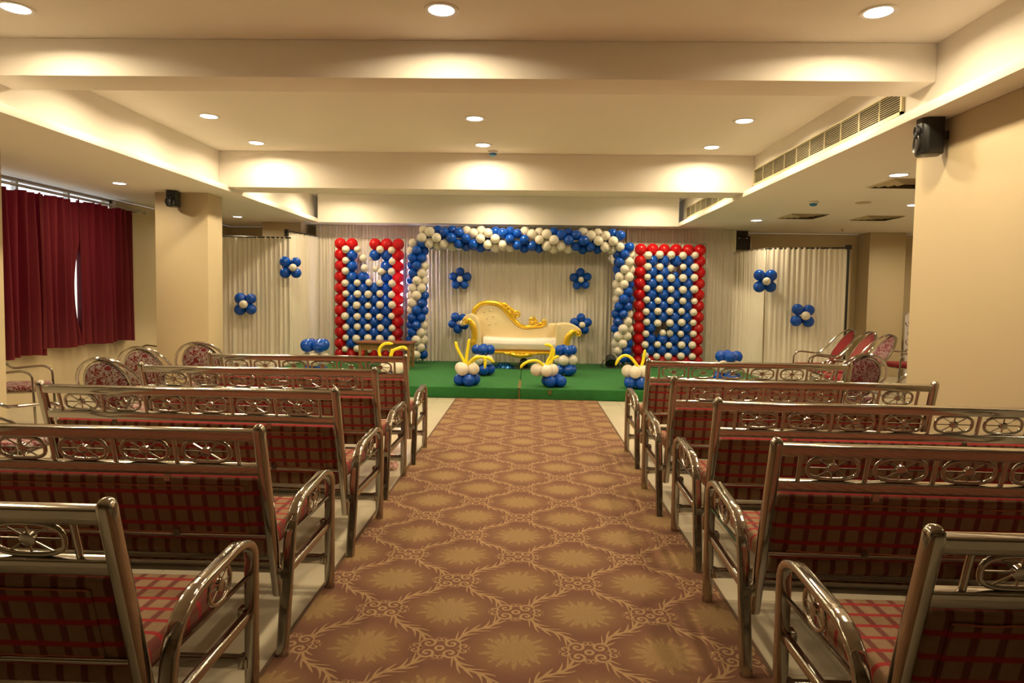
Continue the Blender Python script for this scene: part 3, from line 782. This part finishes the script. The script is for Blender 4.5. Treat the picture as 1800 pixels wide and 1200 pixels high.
P = smooth_path([(xm0, .015, zC-.02), ((xm0*.75+xm1*.25), .0, zD+.03), ((xm0+xm1)/2, -.005, zD+.015), ((xm0*.25+xm1*.75), .0, zD+.03), (xm1, .015, zC-.02)], 6)
MB().sweep(P, circ(1, 10), ref=(0, 1, 0), scale=[(.025, .012+.026*math.sin(math.pi*(i+.2)/len(P))) for i in range(len(P))]).build('carved_crest', 'gold', so)
for X in (745, 785, 850, 895, 940, 1005, 1045): spiral(X, 742, 21, 1.3, 90, 0, 'carved_scroll', so, -.012, hand=1 if X < 890 else -1)
box('seat_rail', 'gold_dark', (x0+.02, x1-.02, .05, .58, zA, sp(400, 698)[1]+.01), so)
for (lx, ly) in ((x0+.09, .09), (x1-.09, .09), (x0+.09, .52), (x1-.09, .52)):
    MB().lathe([(.022, 0), (.03, .02), (.02, .05), (.035, max(.08, zB-.06)), (.04, zB+.01)], 12, 'z', (lx, ly, 0)).build('leg', 'gold', so)

# ------------------------------------------------------------------ stage lamps, table, small things
def par_lamp(label, p, s=1.0, rz=0, tilt=R(35)):
    o = thing('stage_lamp', label, 'stage lamp', p, rz, 'black stage lamps')
    MB().lathe([(.05*s, .10*s), (.085*s, .06*s), (.095*s, -.07*s), (.10*s, -.09*s), (.088*s, -.09*s), (.08*s, -.06*s)], 20, 'y').build('housing', 'black_metal', o, (0, 0, .13*s), (tilt, 0, 0))
    for sx in (-1, 1):
        MB().sweep(fillet([(sx*.15*s, -.08*s, .008), (sx*.125*s, 0, .13*s), (sx*.15*s, .08*s, .008)], .01), circ(.007, 6)).build('foot', 'black_metal', o)
    MB().sweep(fillet([(-.15*s, -.08*s, .008), (.15*s, -.08*s, .008)], .01), circ(.007, 6)).build('foot_bar', 'black_metal', o)
    MB().sweep([(-.128*s, 0, .13*s), (.128*s, 0, .13*s)], circ(.006, 6)).build('pivot', 'black_metal', o)
    return o
par_lamp('black stage lamp on the floor beside the right arch leg', (1.45, 11.45, SZ), 1.05)
par_lamp('black stage lamp standing under the front of the sofa', (-.07, 11.05, SZ), .8)
fb = at(887, 638, y=11.2); o = thing('foil_cloth', 'crumpled shiny blue foil cloth on the floor under the sofa', 'foil', (fb.x, 11.15, SZ+.003))
vs = []; nu, nv = 18, 8; rnd = random.Random(5)
for j in range(nv+1):
    for i in range(nu+1):
        u, v = i/nu*2-1, j/nv*2-1; h = max(0, 1-u*u)*max(0, 1-v*v)
        vs.append((u*.20, v*.10, .10*h*(.6+.5*rnd.random()) + .001))
MB().add(vs, [(j*(nu+1)+i, j*(nu+1)+i+1, (j+1)*(nu+1)+i+1, (j+1)*(nu+1)+i) for j in range(nv) for i in range(nu)]).build('foil', 'foil_blue', o, smooth=False, fixn=False)

ta = thing('side_table', 'low dark wooden table in front of the left balloon panel', 'table', (-2.36, 10.85, SZ))
box('table_top', 'table_wood', (-.46, .46, -.25, .25, .415, .445), ta, bevel=.006)
box('apron', 'table_wood_light', (-.41, .41, -.21, -.19, .31, .415), ta); box('apron', 'table_wood_light', (-.41, .41, .19, .21, .31, .415), ta)
for sx in (-1, 1):
    box('apron', 'table_wood_light', (sx*.40-.01, sx*.40+.01, -.19, .19, .31, .415), ta)
    for sy in (-1, 1): box('leg', 'table_wood_light', (sx*.40-.022, sx*.40+.022, sy*.2-.022, sy*.2+.022, 0, .415), ta, bevel=.004)

o = thing('plastic_wrapper', 'crumpled pink and white plastic wrapper on the tiles under a bench', 'wrapper', (-1.10, 5.12, 0))
bm = bmesh.new(); bmesh.ops.create_icosphere(bm, subdivisions=3, radius=1); rnd = random.Random(3)
for v in bm.verts:
    v.co *= rnd.uniform(.75, 1.15); v.co.x *= .085; v.co.y *= .06; v.co.z = max(v.co.z, -.75)*.075
zmin = min(v.co.z for v in bm.verts)
for v in bm.verts: v.co.z -= zmin
me = bpy.data.meshes.new('wrapper'); bm.to_mesh(me); bm.free(); me.materials.append(MAT['wrapper']); link('foil', me, o)
o = thing('bucket', 'small yellow and black bucket beside the left pillar', 'bucket', (-4.78, 8.12, 0))
MB().lathe([(.10, 0), (.12, .30), (.125, .30), (.125, .32), (.11, .32), (.10, .05)], 20).build('pail', 'bucket_yellow', o)
MB().lathe([(.104, .05), (.108, .05), (.115, .16), (.11, .16)], 20).build('band', 'black_plastic', o)
MB().sweep(smooth_path([(-.125, 0, .3), (-.09, -.02, .40), (0, -.03, .44), (.09, -.02, .40), (.125, 0, .3)], 5), circ(.004, 6)).build('handle', 'steel', o)

# patterned screen glimpsed behind the right pier
o = thing('folding_screen', 'white screen with dark scroll pattern glimpsed past the right pier', 'screen', (7.14, 12.2, 0))
box('panel', 'screen_white', (-.22, .5, 0, .03, .35, 1.15), o, bevel=.005)
for sx in (-.2, .46): box('leg', 'screen_white', (sx, sx+.04, -.01, .04, 0, 1.18), o)
for j in range(4):
    for i in range(3):
        P = []; n = 18; cx, cz = -.135+.18*i, .46+.18*j; h = 1 if (i+j) % 2 else -1
        for q in range(n+1):
            t = q/n; a = h*(t*2*math.pi*1.3)+j; rr = .078*(1-.8*t); P.append((cx+rr*math.cos(a), -.003, cz+rr*math.sin(a)))
        MB().sweep(P, circ(.011, 6), ref=(0, 1, 0)).build('scroll_motif', 'screen_motif', o)

# ------------------------------------------------------------------ steel benches
W = 1.58; HW = W/2
def ly(z): return .11-(z-.2)*.19/.715           # lean of the back
LEAN = math.atan(.19/.715)
def bench_proto():
    root = thing('steel_bench', 'x', 'bench', group='steel benches with plaid cushions')
    q = rrect(.042, .042, .014)
    for s in (-1, 1):
        zs = [.2, .5, .86, .893, .905, .912, .916]; sc = [1, 1, 1, 1, .86, .6, .2]
        MB().sweep([(s*HW, ly(z), z) for z in zs], q, ref=(1, 0, 0), scale=sc).build('post', 'steel', root)
    def hrail(name, z, hh, dd, x=HW-.015, y=None, rad=.007, lean=True, mat='steel'):
        y = ly(z) if y is None else y
        o = MB().sweep([(-x, 0, 0), (x, 0, 0)], rrect(dd, hh, rad), ref=(0, 1, 0)).build(name, mat, root, (0, y, z), (LEAN if lean else 0, 0, 0)); return o
    hrail('top_rail', .873, .044, .032); hrail('middle_rail', .736, .044, .032)
    MB().sweep([(-HW+.01, ly(.455), .455), (HW-.01, ly(.455), .455)], circ(.0095, 10)).build('lower_rod', 'steel', root)
    dv = MB().sweep([(0, 0, -.05), (0, 0, .05)], circ(.0085, 10)).mesh('divider', 'steel')
    zc = .8045; yc = ly(zc)
    for i in range(7): link('divider', dv, root, (-.7+.2333*i, yc, zc), (LEAN, 0, 0))
    def ring_pts(a, b, n=28, e=2.6):
        o = []
        for i in range(n):
            t = 2*math.pi*i/n; c_, s_ = math.cos(t), math.sin(t)
            o.append((a*math.copysign(abs(c_)**(2/e), c_), 0, b*math.copysign(abs(s_)**(2/e), s_)))
        return o
    def wheel(parts, loc, rot, a, b):
        o = link('wheel_ornament', parts[0], root, loc, rot); link('hub', parts[1], o)
        for m in parts[2]: link('spoke', m, o)
    def wheel_meshes(a, b, e=2.6):
        ring = MB().sweep(ring_pts(a, b, e=e), circ(.0072, 8), ref=(0, 1, 0), closed=True).mesh('wheel_ornament', 'steel', angle=80)
        hub = MB().lathe([(.013, -.009), (.019, -.006), (.019, .006), (.013, .009)], 16, 'y').mesh('hub', 'steel')
        sps = []
        for t in (0, 33, 90, 147, 180, 213, 270, 327):
            d = Vector((math.cos(R(t)), 0, math.sin(R(t))))
            lim = 1/((abs(d.x)/a)**e + (abs(d.z)/b)**e)**(1/e)
            sps.append(MB().sweep([d*.012, d*lim], circ(.0028, 6)).mesh('spoke', 'steel'))
        return ring, hub, sps
    wm = wheel_meshes(.088, .043, 2.9)
    for i in range(6): wheel(wm, (-.5833+.2333*i, yc, zc), (LEAN, 0, 0), 0, 0)
    # cushions: pattern laid in the cloth's own plane
    hz = .285; b = MB().box(-HW+.025, HW-.025, -.03, .03, -hz/2, hz/2)
    zb = .568; bk = b.build('back_cushion', 'plaid_back', root, (0, ly(zb)+.035, zb), (LEAN, 0, 0), bevel=.022, seg=3)
    bc = MB().box(-HW+.085, HW-.085, -.0345, -.028, -hz/2+.045, hz/2-.035)
    bc = bc.build('backing_cloth', 'plaid_back', bk, bevel=.003)
    for zz in (hz/2-.036, -hz/2+.046):
        rnd = random.Random(2); P = [(-HW+.088+(W-.176)*i/40, -.0345, zz+rnd.uniform(-.002, .002)) for i in range(41)]
        MB().sweep(P, circ(.0028, 5)).build('seam', 'seam_thread', bk)
    for x in (-.42, .42):
        box('bracket', 'steel', (x-.012, x+.012, -.004, .004, -.022, .022), root, ).location = (0, ly(.705)-.001, .705)
        box('bracket', 'steel', (x-.012, x+.012, -.004, .004, -.022, .022), root, ).location = (0, ly(.475)-.001, .470)
    vs = MB().box(-HW+.035, HW-.035, .09, .615, .352, .438)
    vs.build('seat_cushion', 'plaid_seat', root, bevel=.032, seg=4)
    hrail('rear_rail', .312, .045, .03, y=.10, lean=False); hrail('front_rail', .335, .03, .03, x=HW-.07, y=.55, lean=False)
    hrail('stretcher', .145, .042, .03, x=HW+.045, y=.585, lean=False)
    AX = HW+.055
    prof = fillet([(0, 0, 0), (0, .095, .50), (0, .185, .563), (0, .50, .588), (0, .588, .545), (0, .588, 0)], [.10, .10, .06, .06], 6)
    sc = []
    for p in prof:
        rib = 1.0
        if .10 < p.y < .26: rib = 1 - .05*(.5+.5*math.sin(p.y*330))
        sc.append(rib)
    # resample so the pressed ribs on the bend are fine enough
    fine = []
    for i in range(len(prof)-1):
        m = max(1, int((prof[i+1]-prof[i]).length/.008)) if .06 < prof[i].y < .28 and prof[i].z > .4 else 1
        for kk in range(m): fine.append(prof[i].lerp(prof[i+1], kk/m))
    fine.append(prof[-1])
    sc = [(1, 1 - (.07*(.5+.5*math.sin(p.y*300)) if .09 < p.y < .25 and p.z > .45 else 0)) for p in fine]
    am = MB().sweep(fine, rrect(.046, .030, .011), ref=(1, 0, 0), scale=sc).mesh('arm_frame', 'steel')
    rodm = MB().sweep([(0, .085, .452), (0, .585, .452)], circ(.0075, 8)).mesh('arm_rod', 'steel')
    sidem = MB().sweep([(0, .04, .305), (0, .58, .312)], rrect(.028, .034, .008), ref=(1, 0, 0)).mesh('side_rail', 'steel')
    wm2 = wheel_meshes(.068, .052, 2.2)
    for s in (-1, 1):
        link('arm_frame', am, root, (s*AX, 0, 0)); link('arm_rod', rodm, root, (s*AX, 0, 0))
        link('side_rail', sidem, root, (s*(AX-.008), 0, 0))
        wheel(wm2, (s*AX, .36, .513), (R(0), 0, R(90)), 0, 0)
        for yy, zz in ((.072, .305), (.588, .312), (.588, .145)):
            link('flange', FLANGE, root, (s*(AX-.03), yy, zz))
        MB().sweep([(s*(HW+.015), .085, .305), (s*(AX-.02), .072, .305)], circ(.014, 10)).build('joint', 'steel', root)
    return root
FLANGE = MB().box(-.012, .012, -.02, .02, -.022, .022).mesh('flange', 'steel', bevel=.004)
SPOTS = [
    (-1.765, 1.55, 0, 'steel bench left of the carpet, nearest the viewer and cut by the picture edge'),
    (-1.768, 2.417, -.3, 'steel bench left of the carpet, second row from the viewer'),
    (-1.768, 3.372, -2.0, 'steel bench left of the carpet, middle row'),
    (-1.795, 4.331, -1.2, 'steel bench left of the carpet, second row from the stage'),
    (-1.768, 5.252, 0, 'steel bench left of the carpet, nearest the stage'),
    (1.682, 1.50, 0, 'steel bench right of the carpet, nearest the viewer and cut by the picture edge'),
    (1.672, 2.376, -1.5, 'steel bench right of the carpet, second row from the viewer'),
    (1.728, 3.283, -1.0, 'steel bench right of the carpet, middle row'),
    (1.70, 4.135, -.7, 'steel bench right of the carpet, second row from the stage'),
    (1.748, 5.278, 0, 'steel bench right of the carpet, nearest the stage')]
proto = bench_proto()
for i, (x, y, a, lab) in enumerate(SPOTS):
    o = proto if i == 0 else copy_tree(proto)
    s = 1 if x < 0 else -1
    o.location = (x, y - s*HW*math.sin(R(a)), 0); o.rotation_euler = (0, 0, R(a)); o['label'] = lab

# ------------------------------------------------------------------ round-back chairs
def chair_proto(cloth, seatcloth, tall=False, name='round_back_chair'):
    root = thing(name, 'x', 'chair', group='round backed steel chairs')
    HX = .27; rise, lean_h, pc, pa, pb, lean_p = (.345, .78, .725, .165, .24, .68) if tall else (.265, .50, .682, .175, .193, .36)
    hoop = []
    for i in range(19):
        t = math.pi*i/18; zz = .64+rise*math.sin(t)**(.75 if tall else 1); hoop.append((HX*math.cos(t), -.22-(zz-.64)*lean_h, zz))
    arm_l = fillet([(HX, .24, 0), (HX, .21, .60), (HX, .13, .645), (HX, -.16, .615), (HX, -.22, .66)], [.05, .05, .05], 4)
    path = arm_l[:-1] + [Vector(p) for p in hoop[1:-1]] + [Vector((-p.x, p.y, p.z)) for p in reversed(arm_l[:-1])]
    MB().sweep(path, circ(.0125, 8)).build('hoop_frame', 'steel', root)
    for s in (-1, 1):
        MB().sweep(fillet([(s*.21, -.27, 0), (s*.19, -.20, .40), (s*.16, -.22, .52)], .05), circ(.0125, 8)).build('rear_leg', 'steel', root)
    el = lambda a, b, dy=0, n=26: [(a*math.cos(2*math.pi*i/n), -.19-(pc+b*math.sin(2*math.pi*i/n)-.47)*lean_p+dy, pc+b*math.sin(2*math.pi*i/n)) for i in range(n)]
    MB().sweep(el(pa+.007, pb+.007), circ(.011, 8), closed=True).build('back_ring', 'steel', root)
    pad = MB(); n = 26; vs = []
    for sc_, off in ((.15, -.034), (.75, -.030), (.97, -.008), (.97, .012), (.75, .034), (.15, .04)):
        vs += [(x*sc_, -.19-(pc+(z-pc)*sc_-.47)*lean_p+off, pc+(z-pc)*sc_) for x, y, z in el(pa, pb)]
    pad.add(vs, [(k_*n+i, k_*n+(i+1) % n, (k_+1)*n+(i+1) % n, (k_+1)*n+i) for k_ in range(5) for i in range(n)] + [tuple(range(n))[::-1], tuple(5*n+i for i in range(n))])
    pad.build('back_pad', cloth, root, angle=80)
    MB().box(-.225, .225, -.19, .235, .425, .485).build('seat', seatcloth, root, bevel=.028, seg=4)
    fr = fillet([(-.2, -.18, .415), (-.2, .2, .415), (.2, .2, .415), (.2, -.18, .415), (-.2, -.18, .415)], .04)
    MB().sweep(fr, circ(.011, 8)).build('seat_frame', 'steel', root)
    for s in (-1, 1): MB().sweep([(s*.2, .17, .415), (s*HX, .22, .43)], circ(.009, 8)).build('strut', 'steel', root)
    return root
CH = {}
def chair(kind, x, y, rz, lab, sc=1.0):
    cl = {'damask': ('damask_red', 'damask_red'), 'dark': ('damask_dark', 'damask_dark'), 'red': ('red_velvet', 'red_velvet'), 'rose': ('rose_cloth', 'red_velvet'), 'mixed': ('damask_dark', 'red_velvet')}[kind]
    if kind in CH: o = copy_tree(CH[kind])
    else: o = CH[kind] = chair_proto(*cl, tall=kind in ('red', 'rose', 'mixed'))
    o.location = (x, y, 0); o.rotation_euler = (0, 0, R(rz)); o.scale = (sc, sc, sc); o['label'] = lab
chair('damask', -3.02, 4.92, -5, 'round backed damask chair nearest the second left bench end, lower of the overlapping pair')
chair('damask', -3.30, 5.83, -4, 'round backed damask chair behind the overlapping pair, under the curtain')
chair('damask', -3.15, 6.47, 2, 'round backed damask chair in front of the left pillar')
chair('damask', -5.04, 6.33, -72, 'red and white damask chair beside the left picture edge, seat showing', .93)
chair('damask', -3.21, 3.92, -80, 'damask chair whose seat shows through the near left bench wheels')
chair('damask', -5.06, 9.0, 90, 'damask chair half hidden behind the left pillar')
chair('red', 4.14, 9.45, 94, 'plain red round backed chair, farthest of the three facing left')
chair('rose', 4.06, 8.75, 94, 'dull rose round backed chair, middle of the three facing left')
chair('mixed', 3.93, 8.05, 94, 'dark damask backed chair, nearest of the three facing left')
chair('dark', 3.08, 6.42, 6, 'dark damask round backed chair seen from behind the right benches')
chair('dark', 3.17, 5.55, 4, 'round backed chair partly hidden by the right pier')
chair('red', 5.62, 9.9, 92, 'red seated chair beyond the right pier edge')
